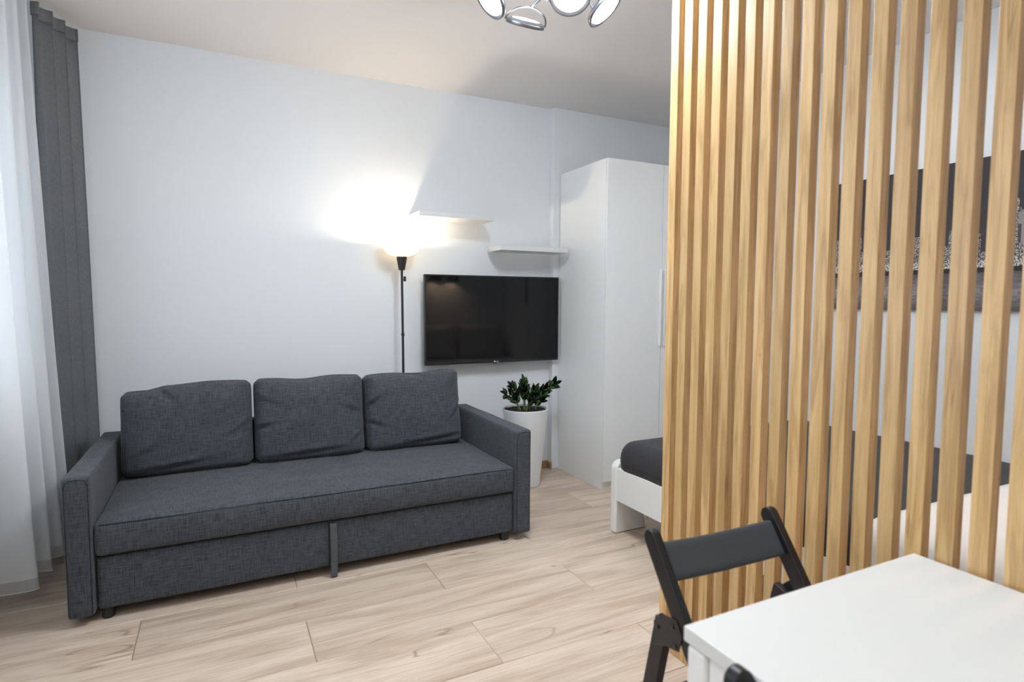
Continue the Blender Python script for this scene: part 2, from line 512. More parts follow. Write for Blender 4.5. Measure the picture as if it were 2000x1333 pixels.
# ------------------------------------------------------------------ slatted partition
SX0, SX1 = 1.542, 1.577
part = thing('slat_partition', 'floor-to-ceiling room divider of vertical honey oak slats', 'room divider', (1.56, 1.15, 0))
box('bottom_rail', (1.534, 0.505, 0.0), (1.582, 1.772, 0.068), MAT['oak'], part, 0.002)
box('top_rail', (1.534, 0.505, ZC - 0.03), (1.582, 1.772, ZC - 0.001), MAT['oak'], part, 0.002)
slat_me = None
for k in range(18):
    y1 = 1.770 - k * 0.0702
    if slat_me is None:
        o = box('slat', (SX0, y1 - 0.040, 0.068), (SX1, y1, ZC - 0.03), MAT['oak'], part, 0.0018)
        slat_me = o.data
        slat_y = y1
    else:
        o = bpy.data.objects.new('slat', slat_me)
        COL.objects.link(o); o.parent = part
        o.location = (0, y1 - slat_y, 0)
        o.modifiers.new('normals', 'WEIGHTED_NORMAL')

# ------------------------------------------------------------------ sofa
SY0, SY1 = 2.90, 3.87
sofa = thing('sofa', 'charcoal linen three-seat sofa bed with square arms', 'sofa', (0.48, 3.4, 0))
def sofa_arm(x0, x1):
    def shp(p, u):
        w = 0.004 * nz(p.x, p.y, p.z, 5.0)
        return p + Vector((w * (abs(u.x) > 0.5) * (1 if u.x > 0 else -1), 0, 0.004 * nz(p.y, 3.1, p.x, 4.0) * (u.z > 0.5)))
    bm = bm_soft((x1 - x0, SY1 + 0.02 - SY0, 0.595), 0.014, (8, 30, 24), shp)
    bmesh.ops.translate(bm, verts=bm.verts[:], vec=((x0 + x1) / 2, (SY0 + SY1 + 0.02) / 2, 0.04 + 0.2975))
    a = finish('arm', bm, MAT['sofa'], sofa)
    e = 0.009
    loop = [(x0 + e, SY0 + 0.001, 0.05), (x0 + e, SY0 + 0.001, 0.60), (x0 + e + 0.012, SY0 + 0.001, 0.6235), (x0 + 0.03, SY0 + 0.001, 0.6265),
            (x1 - 0.03, SY0 + 0.001, 0.6265), (x1 - e - 0.012, SY0 + 0.001, 0.6235), (x1 - e, SY0 + 0.001, 0.60), (x1 - e, SY0 + 0.001, 0.05)]
    finish('seam', bm_tube(loop, 0.0016, 6), MAT['seam'], a)
    return a
AL0, AL1, AR0, AR1 = -0.602, -0.503, 1.468, 1.567
sofa_arm(AL0, AL1); sofa_arm(AR0, AR1)
# seat
def seat_shape(p, u):
    top = max(0.0, u.z)
    p = p.copy()
    if u.z > 0.3:
        k = (1 - abs(u.x) ** 6) * (1 - max(0, -u.y) ** 5)
        p.z += 0.022 * k + 0.006 * nz(p.x, p.y, 0.3, 2.6) + 0.0035 * nz(p.x * 0.6, p.y * 2.0, 1.3, 9.0)
        p.z -= 0.010 * math.exp(-((p.x - 0.12) / 0.03) ** 2) * (u.z > 0.9) * max(0, 1 - abs(u.y + 0.1) * 1.4)
    if u.y < -0.5:
        p.y -= 0.010 * (1 - u.z * u.z) * (1 - abs(u.x) ** 8) + 0.004 * nz(p.x, 0, p.z, 3.5)
    return p
bm = bm_soft((AR0 - AL1 - 0.006, SY1 - 0.02 - 2.912, 0.142), 0.018, (70, 36, 10), seat_shape)
bmesh.ops.translate(bm, verts=bm.verts[:], vec=((AL1 + AR0) / 2, (2.912 + SY1 - 0.02) / 2, 0.285 + 0.071))
seat = finish('seat', bm, MAT['sofa'], sofa)
seam_pts = []
for i in range(61):
    t = i / 60
    x = AL1 + 0.02 + t * (AR0 - AL1 - 0.04)
    u = 2 * t - 1
    seam_pts.append((x, 2.9135 - 0.001 * (1 - u ** 8) , 0.4215 + 0.002 * nz(x, 0, 0, 3.0)))
finish('seam', bm_tube(seam_pts, 0.002, 6), MAT['seam'], seat)
# storage drawer front
def drawer_shape(p, u):
    if u.y < -0.5: p = p + Vector((0, -0.004 * (1 - u.z * u.z) + 0.0025 * nz(p.x, 1.0, p.z, 4.0), 0))
    return p
bm = bm_soft((AR0 - AL1 - 0.010, 0.06, 0.226), 0.010, (60, 3, 14), drawer_shape)
bmesh.ops.translate(bm, verts=bm.verts[:], vec=((AL1 + AR0) / 2, 2.93 + 0.03, 0.050 + 0.113))
drawer = finish('drawer_front', bm, MAT['sofa'], sofa)
box('drawer_frame', (AL1 + 0.012, 2.985, 0.055), (AR0 - 0.012, SY1 - 0.03, 0.283), MAT['black_plastic'], sofa, 0.004)
box('back_frame', (AL1 + 0.002, SY1 - 0.075, 0.06), (AR0 - 0.002, SY1, 0.66), MAT['sofa'], sofa, 0.02, 3)
strap = [(0.469, 2.921, 0.268), (0.470, 2.914, 0.25), (0.471, 2.911, 0.15), (0.470, 2.908, 0.05), (0.468, 2.905, 0.006)]
bm = bmesh.new()
prev = None
for (x, y, z) in strap:
    ring = [bm.verts.new((x + dx, y + dy, z)) for dx, dy in ((-0.016, -0.004), (0.016, -0.004), (0.016, 0.003), (-0.016, 0.003))]
    if prev:
        for i in range(4): bm.faces.new((prev[i], prev[(i + 1) % 4], ring[(i + 1) % 4], ring[i]))
    else: bm.faces.new(ring)
    prev = ring
bm.faces.new(prev)
finish('pull_strap', bm, MAT['strap'], drawer)
box('seam', (0.4485, 2.9245, 0.052), (0.4512, 2.933, 0.272), MAT['seam'], drawer, 0)
for x, y in ((-0.468, 2.965), (1.425, 2.965), (-0.468, 3.80), (1.425, 3.80)):
    finish('foot', bm_lathe([(0, 0), (0.020, 0), (0.024, 0.006), (0.024, 0.058), (0, 0.058)], (x, y, 0), 20), MAT['black_plastic'], sofa)

def cushion(x0, x1, seed, label, sag):
    w, h, t = x1 - x0 + 0.012, 0.475, 0.20
    def shp(p, u):
        p = p.copy()
        f = (1 - u.x ** 4) * (1 - u.z ** 4)
        sg = 1 if p.y > 0 else -1
        edge = max(abs(u.x), abs(u.z))
        p.y = p.y * (0.60 + 0.40 * (1 - (edge if u.z > -0.3 else abs(u.x)) ** 5)) if abs(u.y) > 0.0 else p.y
        p.y += sg * 0.030 * f * (abs(u.y) > 0.99)
        # pulled-in corners and slack edges
        c = abs(u.x) ** 6 * abs(u.z) ** 6
        p.x *= 1 - 0.025 * c - 0.012 * (1 - u.z * u.z)
        p.z *= 1 - 0.030 * c
        if u.z > 0.5: p.z += 0.007 * nz(p.x, seed, 0.0, 5.0) + sag(u.x)
        # wrinkles on the front
        if u.y < -0.5:
            wr = 0.0
            for (cx, cz, ang, ln, wd, dp) in wrinkles[seed % 3]:
                dx, dz = p.x - cx * w / 2, p.z - cz * h / 2
                a = dx * math.cos(ang) + dz * math.sin(ang)
                b_ = -dx * math.sin(ang) + dz * math.cos(ang)
                wr += 1.7 * dp * math.exp(-(a / ln) ** 2) * (math.exp(-(b_ / wd) ** 2) - 0.7 * math.exp(-((b_ - 1.7 * wd) / wd) ** 2))
            p.y += wr + 0.008 * nz(p.x, seed * 3.3, p.z, 5.0) + 0.003 * nz(p.x, seed * 1.7, p.z, 14.0)
        return p
    bm = bm_soft((w, t, h), 0.036, (44, 8, 38), shp)
    M = Matrix.Translation(((x0 + x1) / 2, 3.635, 0.673)) @ Matrix.Rotation(math.radians(-9), 4, 'X')
    bmesh.ops.transform(bm, matrix=M, verts=bm.verts[:])
    # seam around the rim
    o = finish('back_cushion', bm, MAT['sofa'])
    origin_to(o, ((x0 + x1) / 2, 3.6, 0.436))
    return tag(o, label, 'cushion', 'loose back cushions on the sofa')
wrinkles = {
    0: [(-0.30, 0.72, -0.75, 0.07, 0.012, 0.012), (0.86, -0.05, 0.6, 0.06, 0.010, 0.012), (0.82, -0.22, 0.1, 0.06, 0.009, 0.009), (-0.2, -0.85, 0.1, 0.16, 0.014, 0.008), (-0.55, -0.45, 0.5, 0.09, 0.016, 0.005)],
    1: [(-0.88, -0.15, 0.2, 0.07, 0.012, 0.012), (0.90, -0.5, 0.7, 0.06, 0.012, 0.010), (0.75, 0.1, -0.4, 0.08, 0.014, 0.007), (-0.1, -0.86, 0.05, 0.2, 0.014, 0.008), (-0.86, 0.5, -0.5, 0.07, 0.012, 0.009)],
    2: [(0.86, -0.12, 0.8, 0.07, 0.012, 0.014), (-0.86, -0.30, -0.4, 0.06, 0.012, 0.010), (0.35, -0.84, 0.08, 0.2, 0.014, 0.008), (-0.85, 0.25, 0.6, 0.06, 0.012, 0.010), (0.15, 0.85, -0.2, 0.1, 0.014, 0.008)],
}
cushion(-0.480, 0.142, 0, 'charcoal sofa back cushion with a puckered top edge beside the grey curtain', lambda u: -0.020 * (u < -0.35) * min(1, (-u - 0.35) * 4) + 0.010 * u)
cushion(0.160, 0.765, 1, 'charcoal sofa back cushion between the two others', lambda u: 0.006 - 0.012 * math.exp(-((u + 0.1) / 0.4) ** 2))
cushion(0.783, 1.395, 2, 'charcoal sofa back cushion beneath the television, against the plant-side arm', lambda u: 0.010 * (u > 0.3) * min(1, (u - 0.3) * 3) - 0.008 * math.exp(-((u - 0.05) / 0.3) ** 2))

# ------------------------------------------------------------------ floor lamp
LX, LY = 1.134, 3.985
lamp = thing('floor_lamp', 'slim black uplighter floor lamp with white bowl shade behind the sofa', 'floor lamp', (LX, LY, 0))
finish('base', bm_lathe([(0, 0), (0.105, 0), (0.108, 0.004), (0.106, 0.016), (0.03, 0.024), (0.012, 0.03), (0, 0.03)], (LX, LY, 0), 48), MAT['black_metal'], lamp)
finish('pole', bm_tube([(LX, LY, 0.025), (LX - 0.002, LY, 0.95), (LX - 0.006, LY, 1.59)], 0.0085, 14), MAT['black_metal'], lamp)
finish('pole_joint', bm_lathe([(0.0086, 0), (0.0115, 0.004), (0.0115, 0.02), (0.0086, 0.024)], (LX - 0.003, LY, 1.12), 20), MAT['black_metal'], lamp)
finish('socket_cone', bm_lathe([(0, 0), (0.020, 0), (0.022, 0.004), (0.037, 0.088), (0.034, 0.094), (0, 0.094)], (LX - 0.006, LY, 1.577), 32), MAT['black_metal'], lamp)
box('switch', (LX + 0.006, LY - 0.010, 1.50), (LX + 0.022, LY + 0.010, 1.535), MAT['black_plastic'], lamp, 0.004)
BX = LX - 0.008
prof = [(0.030, 0.0)]
for i in range(1, 13):
    a = i / 12 * math.pi / 2
    prof.append((0.030 + 0.104 * math.sin(a), 0.092 * (1 - math.cos(a))))
prof += [(r - 0.004, z + 0.001) for r, z in reversed(prof)]
finish('bowl_shade', bm_lathe(prof, (BX, LY, 1.672), 56), MAT['shade'], lamp)
finish('bulb', bm_lathe([(0.012, 0.0), (0.014, 0.02), (0.026, 0.036), (0.028, 0.048), (0.022, 0.060), (0.010, 0.066), (0, 0.067)], (BX, LY, 1.665), 24), MAT['bulb'], lamp)
pl = bpy.data.lights.new('bulb_light', 'POINT')
pl.energy = BULB_WATT; pl.color = (1.0, 0.85, 0.66); pl.shadow_soft_size = 0.024
plo = bpy.data.objects.new('bulb_light', pl); COL.objects.link(plo)
plo.parent = lamp; plo.location = (BX - LX, 0, 1.752)

# ------------------------------------------------------------------ television
tv = thing('television', 'wide black flat-screen television mounted on the white wall', 'television', (1.85, 4.03, 0.9))
TX0, TX1, TZ0, TZ1, TY = 1.303, 2.409, 0.901, 1.556, 4.025
bm = bm_prism([(TX0, TZ0), (TX1, TZ0), (TX1, TZ1), (TX0, TZ1)], 'y', TY, TY + 0.03, 0.003)
finish('housing', bm, MAT['bezel'], tv)
box('back_cover', (TX0 + 0.2, TY + 0.03, TZ0 + 0.05), (TX1 - 0.2, TY + 0.062, TZ1 - 0.22), MAT['bezel'], tv, 0.006)
box('wall_mount', (TX0 + 0.4, TY + 0.062, TZ0 + 0.16), (TX1 - 0.45, YB, TZ1 - 0.3), MAT['black_metal'], tv, 0.003)
bz = 0.009
box('screen', (TX0 + bz, TY - 0.0006, TZ0 + 0.016), (TX1 - bz, TY + 0.002, TZ1 - bz), MAT['screen'], tv, 0)
for lo, hi in (((TX0, TZ0), (TX1, TZ0 + 0.016)), ((TX0, TZ1 - bz), (TX1, TZ1)), ((TX0, TZ0 + 0.016), (TX0 + bz, TZ1 - bz)), ((TX1 - bz, TZ0 + 0.016), (TX1, TZ1 - bz))):
    box('bezel_strip', (lo[0], TY - 0.004, lo[1]), (hi[0], TY + 0.001, hi[1]), MAT['bezel'], tv, 0.001)
box('sensor', (1.845, TY - 0.002, TZ0 - 0.007), (1.875, TY + 0.015, TZ0 + 0.001), MAT['black_plastic'], tv, 0.002)
cu = bpy.data.curves.new('logo', 'FONT'); cu.body = 'LG'; cu.size = 0.019; cu.align_x = 'LEFT'; cu.extrude = 0.0004
to = bpy.data.objects.new('logo_source', cu); COL.objects.link(to)
bpy.context.view_layer.update()
lme = bpy.data.meshes.new_from_object(to.evaluated_get(bpy.context.evaluated_depsgraph_get()))
bpy.data.objects.remove(to)
lme.transform(Matrix.Translation((1.861 - 1.85, TY - 0.0047 - 4.03, TZ0 + 0.0015 - 0.9)) @ Matrix.Rotation(math.pi / 2, 4, 'X'))
lme.materials.clear(); lme.materials.append(MAT['logo'])
lo_ = bpy.data.objects.new('logo_lettering', lme); COL.objects.link(lo_); lo_.parent = tv
finish('logo_emblem', bm_lathe([(0, 0), (0.0068, 0), (0.0068, 0.0008), (0, 0.0008)], (1.851, TY - 0.004, TZ0 + 0.0085), 20, Matrix.Rotation(math.pi / 2, 4, 'X')), MAT['logo'], tv, smooth=False)

# ------------------------------------------------------------------ wall shelves
def shelf(x0, x1, z0, label):
    s = thing('wall_shelf', label, 'shelf', ((x0 + x1) / 2, YB, z0), 'floating white shelves above the television')
    box('shelf_board', (x0, 3.862, z0), (x1, YB if x1 < 2.38 else 4.072, z0 + 0.034), MAT['board'], s, 0.0015)
    box('mounting_bracket', (x0 + 0.05, 4.05, z0 + 0.010), (x0 + 0.12, YB, z0 + 0.026), MAT['steel'], s, 0.001)
    return s
shelf(1.218, 1.778, 1.941, 'white floating shelf just above the glowing floor lamp')
shelf(1.826, 2.394, 1.737, 'white floating shelf reaching to the wardrobe side')

# ------------------------------------------------------------------ wardrobe
WX0, WX1, WY0, WY1, WZ = 2.446, 3.446, 3.43, 4.066, 2.371
wr = thing('wardrobe', 'tall plain white two-door wardrobe beside the television', 'wardrobe', (2.946, 3.75, 0))
for name, lo, hi in (('side_panel', (WX0, WY0 + 0.022, 0), (WX0 + 0.018, WY1, WZ)), ('side_panel', (WX1 - 0.018, WY0 + 0.022, 0), (WX1, WY1, WZ)),
                     ('top_panel', (WX0 + 0.018, WY0 + 0.022, WZ - 0.018), (WX1 - 0.018, WY1, WZ)), ('bottom_panel', (WX0 + 0.018, WY0 + 0.022, 0.06), (WX1 - 0.018, WY1, 0.078)),
                     ('back_panel', (WX0 + 0.018, WY1 - 0.006, 0.078), (WX1 - 0.018, WY1, WZ - 0.018)), ('plinth', (WX0 + 0.018, WY0 + 0.028, 0.0), (WX1 - 0.018, WY0 + 0.046, 0.06))):
    box(name, lo, hi, MAT['lacquer'], wr, 0.0012)
for k in range(2):
    x0 = WX0 + 0.001 + k * 0.5
    d = box('door', (x0, WY0, 0.062), (x0 + 0.497, WY0 + 0.019, WZ - 0.002), MAT['lacquer'], wr, 0.0015)
    hx = x0 + 0.480 if k == 0 else x0 + 0.017
    box('handle', (hx - 0.005, WY0 - 0.022, 1.04), (hx + 0.005, WY0 - 0.001, 1.61), MAT['lacquer'], d, 0.002)

# ------------------------------------------------------------------ bed
BX0, BX1, BY0, BY1 = 2.047, 3.60, 0.515, 2.800
bed = thing('bed', 'white painted double bed frame with plain panel ends', 'bed', (2.82, 1.65, 0))
def end_panel(name, y0, y1, top):
    leg = 0.23
    r = 0.05
    out = [(BX0, 0.0), (BX0 + leg, 0.0), (BX0 + leg - 0.02, 0.10), (BX0 + leg + 0.03, 0.19), (BX0 + leg + 0.08, 0.20),
           (BX1 - leg - 0.08, 0.20), (BX1 - leg - 0.03, 0.19), (BX1 - leg + 0.02, 0.10), (BX1 - leg, 0.0), (BX1, 0.0)]
    for i in range(6):
        a = i / 5 * math.pi / 2
        out.append((BX1 - r + r * math.cos(a), top - r + r * math.sin(a)))
    for i in range(6):
        a = math.pi / 2 + i / 5 * math.pi / 2
        out.append((BX0 + r + r * math.cos(a), top - r + r * math.sin(a)))
    bm = bm_prism(out, 'y', y0, y1, 0.012, 3)
    return finish(name, bm, MAT['bed_white'], bed)
end_panel('footboard', BY1 - 0.055, BY1, 0.432)
end_panel('headboard', BY0, BY0 + 0.055, 0.80)
for x0, x1 in ((BX0 + 0.004, BX0 + 0.03), (BX1 - 0.03, BX1 - 0.004)):
    box('side_rail', (x0, BY0 + 0.056, 0.200), (x1, BY1 - 0.056, 0.396), MAT['bed_white'], bed, 0.004)
box('mattress_base', (BX0 + 0.031, BY0 + 0.056, 0.27), (BX1 - 0.031, BY1 - 0.056, 0.30), MAT['bed_white'], bed, 0.003)
box('support_beam', (2.80, BY0 + 0.06, 0.20), (2.85, BY1 - 0.06, 0.269), MAT['bed_white'], bed, 0.003)
box('support_leg', (2.80, 1.60, 0.0), (2.85, 1.66, 0.199), MAT['bed_white'], bed, 0.003)
MX0, MX1, MY0, MY1 = BX0 + 0.034, BX1 - 0.034, BY0 + 0.06, BY1 - 0.060
bm = bm_soft((MX1 - MX0, MY1 - MY0 - 0.03, 0.245), 0.05, (16, 20, 6))
bmesh.ops.translate(bm, verts=bm.verts[:], vec=((MX0 + MX1) / 2, (MY0 + MY1) / 2 - 0.012, 0.301 + 0.1225))
tag(origin_to(finish('mattress', bm, MAT['linen']), ((MX0 + MX1) / 2, 1.6, 0.301)), 'thick white mattress under the bed covers', 'mattress')
def cover(name, y0, y1, top, mat, label, cat, over, seed, rows, z0=0.415):
    """A cover lying on the mattress and tucked down its sides: a real sheet with thickness."""
    w = MX1 - MX0 + 2 * over
    sect = []
    r = 0.085
    xl, xr = MX0 - over, MX1 + over
    sect += [(xl + 0.012, z0 - 0.02), (xl, z0 + 0.04), (xl, top - r)]
    for i in range(1, 7):
        a = math.pi - i / 6 * math.pi / 2
        sect.append((xl + r + r * math.cos(a), top - r + r * math.sin(a)))
    for i in range(1, 24):
        sect.append((xl + r + (w - 2 * r) * i / 24, top))
    for i in range(0, 7):
        a = math.pi / 2 - i / 6 * math.pi / 2
        sect.append((xr - r + r * math.cos(a), top - r + r * math.sin(a)))
    sect += [(xr, z0 + 0.04), (xr - 0.012, z0 - 0.02)]
    bm = bmesh.new()
    prev = None
    for j in range(rows + 1):
        t = j / rows
        y = y0 + (y1 - y0) * t
        row = []
        for (x, z) in sect:
            zz, yy = z, y
            if zz > top - 0.03: zz += 0.006 * nz(x, y, seed, 2.5) + 0.003 * nz(x, y, seed + 4, 9.0)
            else:
                pass
            row.append(bm.verts.new((x + (0.006 * nz(x, y, z, 5.0) if z < top - 0.05 else 0), yy, zz)))
        if prev:
            for i in range(len(row) - 1): bm.faces.new((prev[i], prev[i + 1], row[i + 1], row[i]))
        prev = row
    # the far end is rounded over the mattress end
    if name == 'bedspread':
        last = prev
        for k in range(1, 7):
            a = k / 6 * math.pi / 2
            row = []
            for (x, z), v in zip(sect, last):
                h = max(0.0, z - (z0 - 0.02))
                drop = 0.075 * (1 - math.cos(a)) * min(1, h / 0.1)
                cx = max(MX0 + 0.06, min(MX1 - 0.06, x))
                row.append(bm.verts.new((x + (cx - x) * (1 - math.cos(a)) * 0.7, y1 + 0.075 * math.sin(a), v.co.z - drop)))
            for i in range(len(row) - 1): bm.faces.new((prev[i], prev[i + 1], row[i + 1], row[i]))
            prev = row
        row = [bm.verts.new((v.co.x, v.co.y - 0.004, min(v.co.z, 0.42))) for v in prev]
        for i in range(len(row) - 1): bm.faces.new((prev[i], prev[i + 1], row[i + 1], row[i]))
    o = finish(name, bm, mat, wn=False)
    so = o.modifiers.new('thickness', 'SOLIDIFY'); so.thickness = 0.006; so.offset = 1.0
    origin_to(o, ((MX0 + MX1) / 2, (y0 + y1) / 2, z0))
    return tag(o, label, cat)
cover('bedspread', 1.16, MY1 - 0.070, 0.560, MAT['spread'], 'dark charcoal ribbed bedspread over the foot of the bed', 'bedspread', 0.034, 1, 40)
cover('duvet', 0.60, 1.275, 0.582, MAT['linen'], 'white duvet hanging over the bed side next to the charcoal bedspread', 'duvet', 0.047, 6, 24, 0.24)
for cx, label in ((2.48, 'pale grey pillow leaning at the headboard on the slat divider side'), (3.18, 'pale grey pillow leaning at the headboard by the bedside wall')):
    def pil(p, u):
        e = max(abs(u.x), abs(u.z))
        p = p.copy(); p.y *= 0.35 + 0.65 * (1 - e ** 4)
        p.x *= 1 - 0.05 * (1 - u.z * u.z) ** 2 * abs(u.x) ** 3
        return p + Vector((0, 0.008 * nz(p.x, cx, p.z, 6.0), 0))
    bm = bm_soft((0.66, 0.17, 0.46), 0.05, (26, 6, 20), pil)
    bmesh.ops.transform(bm, matrix=Matrix.Translation((cx, 0.672, 0.822)) @ Matrix.Rotation(math.radians(12), 4, 'X'), verts=bm.verts[:])
    tag(origin_to(finish('pillow', bm, MAT['grey_linen']), (cx, 0.68, 0.60)), label, 'pillow', 'pillows at the head of the bed')

# wall lamp above the pillows: two dark shades on a bar
wl = thing('wall_lamp', 'two-headed dark wall lamp over the bed pillows', 'wall lamp', (2.68, 0.5, 1.70))
box('wall_plate', (2.55, 0.5, 1.70), (2.81, 0.522, 1.74), MAT['black_metal'], wl, 0.003)
for x in (2.55, 2.81):
    finish('arm', bm_tube([(x, 0.515, 1.72), (x, 0.57, 1.735), (x, 0.62, 1.715)], 0.007, 10), MAT['black_metal'], wl)
    sh = finish('lamp_shade', bm_lathe([(0.012, 0.085), (0.052, 0.074), (0.085, 0.0), (0.082, 0.0), (0.049, 0.069), (0.012, 0.080)], (x, 0.62, 1.630), 32), MAT['black_metal'], wl)
    finish('bulb', bm_lathe([(0, 0), (0.010, 0.004), (0.012, 0.012), (0.006, 0.02), (0, 0.02)], (x, 0.62, 1.690), 16), MAT['bulb'], wl)
    l = bpy.data.lights.new('wall_bulb_light', 'POINT'); l.energy = WALL_LAMP_WATT; l.color = (1.0, 0.70, 0.42); l.shadow_soft_size = 0.012
    lo2 = bpy.data.objects.new('wall_bulb_light', l); COL.objects.link(lo2); lo2.parent = wl; lo2.location = (x - 2.68, 0.12, -0.012)

# ------------------------------------------------------------------ picture on the bedside wall
PY0, PY1, PZ0, PZ1 = 1.20, 2.60, 1.325, 2.128
pic = thing('picture', 'wide dark canvas print of a city skyline and bridge at night', 'picture', (3.60, 1.9, PZ0))
box('stretcher_frame', (3.598, PY0, PZ0), (XR, PY1, PZ1), MAT['black_plastic'], pic, 0.001)
rw = random.Random(11)
NU, NV = 300, 150
city = {}
heights = []
u = 0
while u < NU:
    w = rw.randint(3, 9)
    hgt = 0.28 + 0.10 + 0.22 * rw.random() ** 1.4
    if rw.random() < 0.08: hgt += 0.16
    for k in range(w): heights.append((hgt, 0.10 + 0.22 * rw.random()))
    u += w
def print_colour(i, j):
    u, v = i / NU, j / NV
    if v > 0.28:
        h, shade = heights[i]
        sky = 0.045 + 0.02 * (1 - v) + 0.004 * nz(u * 3, v * 3, 0, 2.0)
        c = (sky * 1.02, sky * 0.96, sky * 1.06)
        # suspension bridge towards the right-hand end of the canvas
        bu = u - 0.76
        cable = 0.42 + 3.2 * (bu - 0.13) ** 2 * 4.5
        if 0.0 < bu < 0.24 and 0.34 < v < cable:
            s = 0.20 + 0.10 * ((i % 3) == 0)
            c = (s, s * 0.93, s * 1.0)
        if abs(bu) < 0.022 and v < 0.62: c = (0.30, 0.27, 0.27) if abs(bu) > 0.007 or v > 0.54 else (0.08, 0.075, 0.08)
        if v < h and not (0.0 < bu < 0.24 and v > 0.42):
            lit = random.Random(i * 7919 + j * 104729).random()
            c = (shade * 0.35, shade * 0.33, shade * 0.34)
            if lit > 0.70 and j % 2: c = (0.55, 0.51, 0.49)
            elif lit > 0.40: c = (0.28, 0.25, 0.25)
        if 0.28 < v < 0.335 and random.Random(i * 31 + j * 17).random() > 0.6: c = (0.70, 0.66, 0.63)
    else:
        t = random.Random(j * 53 + (i // 7) * 11).random()
        s = 0.07 + 0.34 * max(0, 1 - abs(v - 0.13) / 0.16) * (0.4 + 0.6 * t) * (0.7 + 0.5 * nz(u * 14, v * 4, 2, 1.0))
        if v > 0.25: s = 0.035
        c = (s * 1.05, s * 0.95, s * 0.99)
    return c
vs_, fs_ = [], []
for i in range(NU + 1):
    for j in range(NV + 1):
        vs_.append((3.5965 - 3.60, PY1 - (PY1 - PY0) * i / NU - 1.9, PZ0 + (PZ1 - PZ0) * j / NV - PZ0))
for i in range(NU):
    for j in range(NV):
        a = i * (NV + 1) + j
        fs_.append((a, a + 1, a + NV + 2, a + NV + 1))
pm = bpy.data.meshes.new('canvas'); pm.from_pydata(vs_, [], fs_)
ca = pm.color_attributes.new('print', 'FLOAT_COLOR', 'CORNER')
buf = []
for i in range(NU):
    for j in range(NV):
        c = print_colour(i, j)
        buf.extend((c[0], c[1], c[2], 1.0) * 4)
ca.data.foreach_set('color', buf)
pm.materials.append(MAT['print'])
pc = bpy.data.objects.new('canvas', pm); COL.objects.link(pc); pc.parent = pic
sd = pc.modifiers.new('thickness', 'SOLIDIFY'); sd.thickness = 0.0012; sd.offset = -1.0 if pm.polygons[0].normal.x < 0 else 1.0

# ------------------------------------------------------------------ planter
PXC, PYC = 2.006, 3.815
pp = thing('potted_plant', 'leafy green plant in a tall tapered white planter beside the sofa', 'plant', (PXC, PYC, 0))
finish('planter', bm_lathe([(0, 0.002), (0.108, 0.002), (0.112, 0.006), (0.168, 0.568), (0.169, 0.574), (0.166, 0.577), (0.161, 0.574), (0.158, 0.545), (0.158, 0.50), (0, 0.50)], (PXC, PYC, 0), 64), MAT['pot'], pp)
def soil_disc():
    bm = bm_lathe([(0, 0.566), (0.05, 0.566), (0.10, 0.565), (0.1575, 0.563), (0.157, 0.501), (0, 0.501)], (PXC, PYC, 0), 40)
    for v in bm.verts:
        if v.co.z > 0.53: v.co.z += 0.006 * nz(v.co.x, v.co.y, 0, 40.0)
    return bm
finish('soil', soil_disc(), MAT['soil'], pp)
def leaf_mesh():
    bm = bmesh.new()
    rows = [(0.0, 0.002), (0.12, 0.30), (0.34, 0.50), (0.6, 0.48), (0.85, 0.26), (1.0, 0.0)]
    prev = None
    for t, w in rows:
        z = 0.10 * math.sin(t * math.pi) - 0.05 * t
        if w <= 0.003:
            cur = [bm.verts.new((t, 0, z))]
        else:
            cur = [bm.verts.new((t, -w * 0.42, z + 0.07 * w)), bm.verts.new((t, 0, z)), bm.verts.new((t, w * 0.42, z + 0.07 * w))]
        if prev:
            if len(prev) == 1: bm.faces.new((prev[0], cur[0], cur[1])); bm.faces.new((prev[0], cur[1], cur[2]))
            elif len(cur) == 1: bm.faces.new((prev[0], cur[0], prev[1])); bm.faces.new((prev[1], cur[0], prev[2]))
            else:
                for q in range(2): bm.faces.new((prev[q], cur[q], cur[q + 1], prev[q + 1]))
        prev = cur
    bmesh.ops.solidify(bm, geom=bm.faces[:], thickness=0.015)
    me = bpy.data.meshes.new('leaf'); bm.to_mesh(me); bm.free(); me.shade_smooth(); me.materials.append(MAT['leaf'])
    return me
leaf_me = leaf_mesh()
rl = random.Random(5)
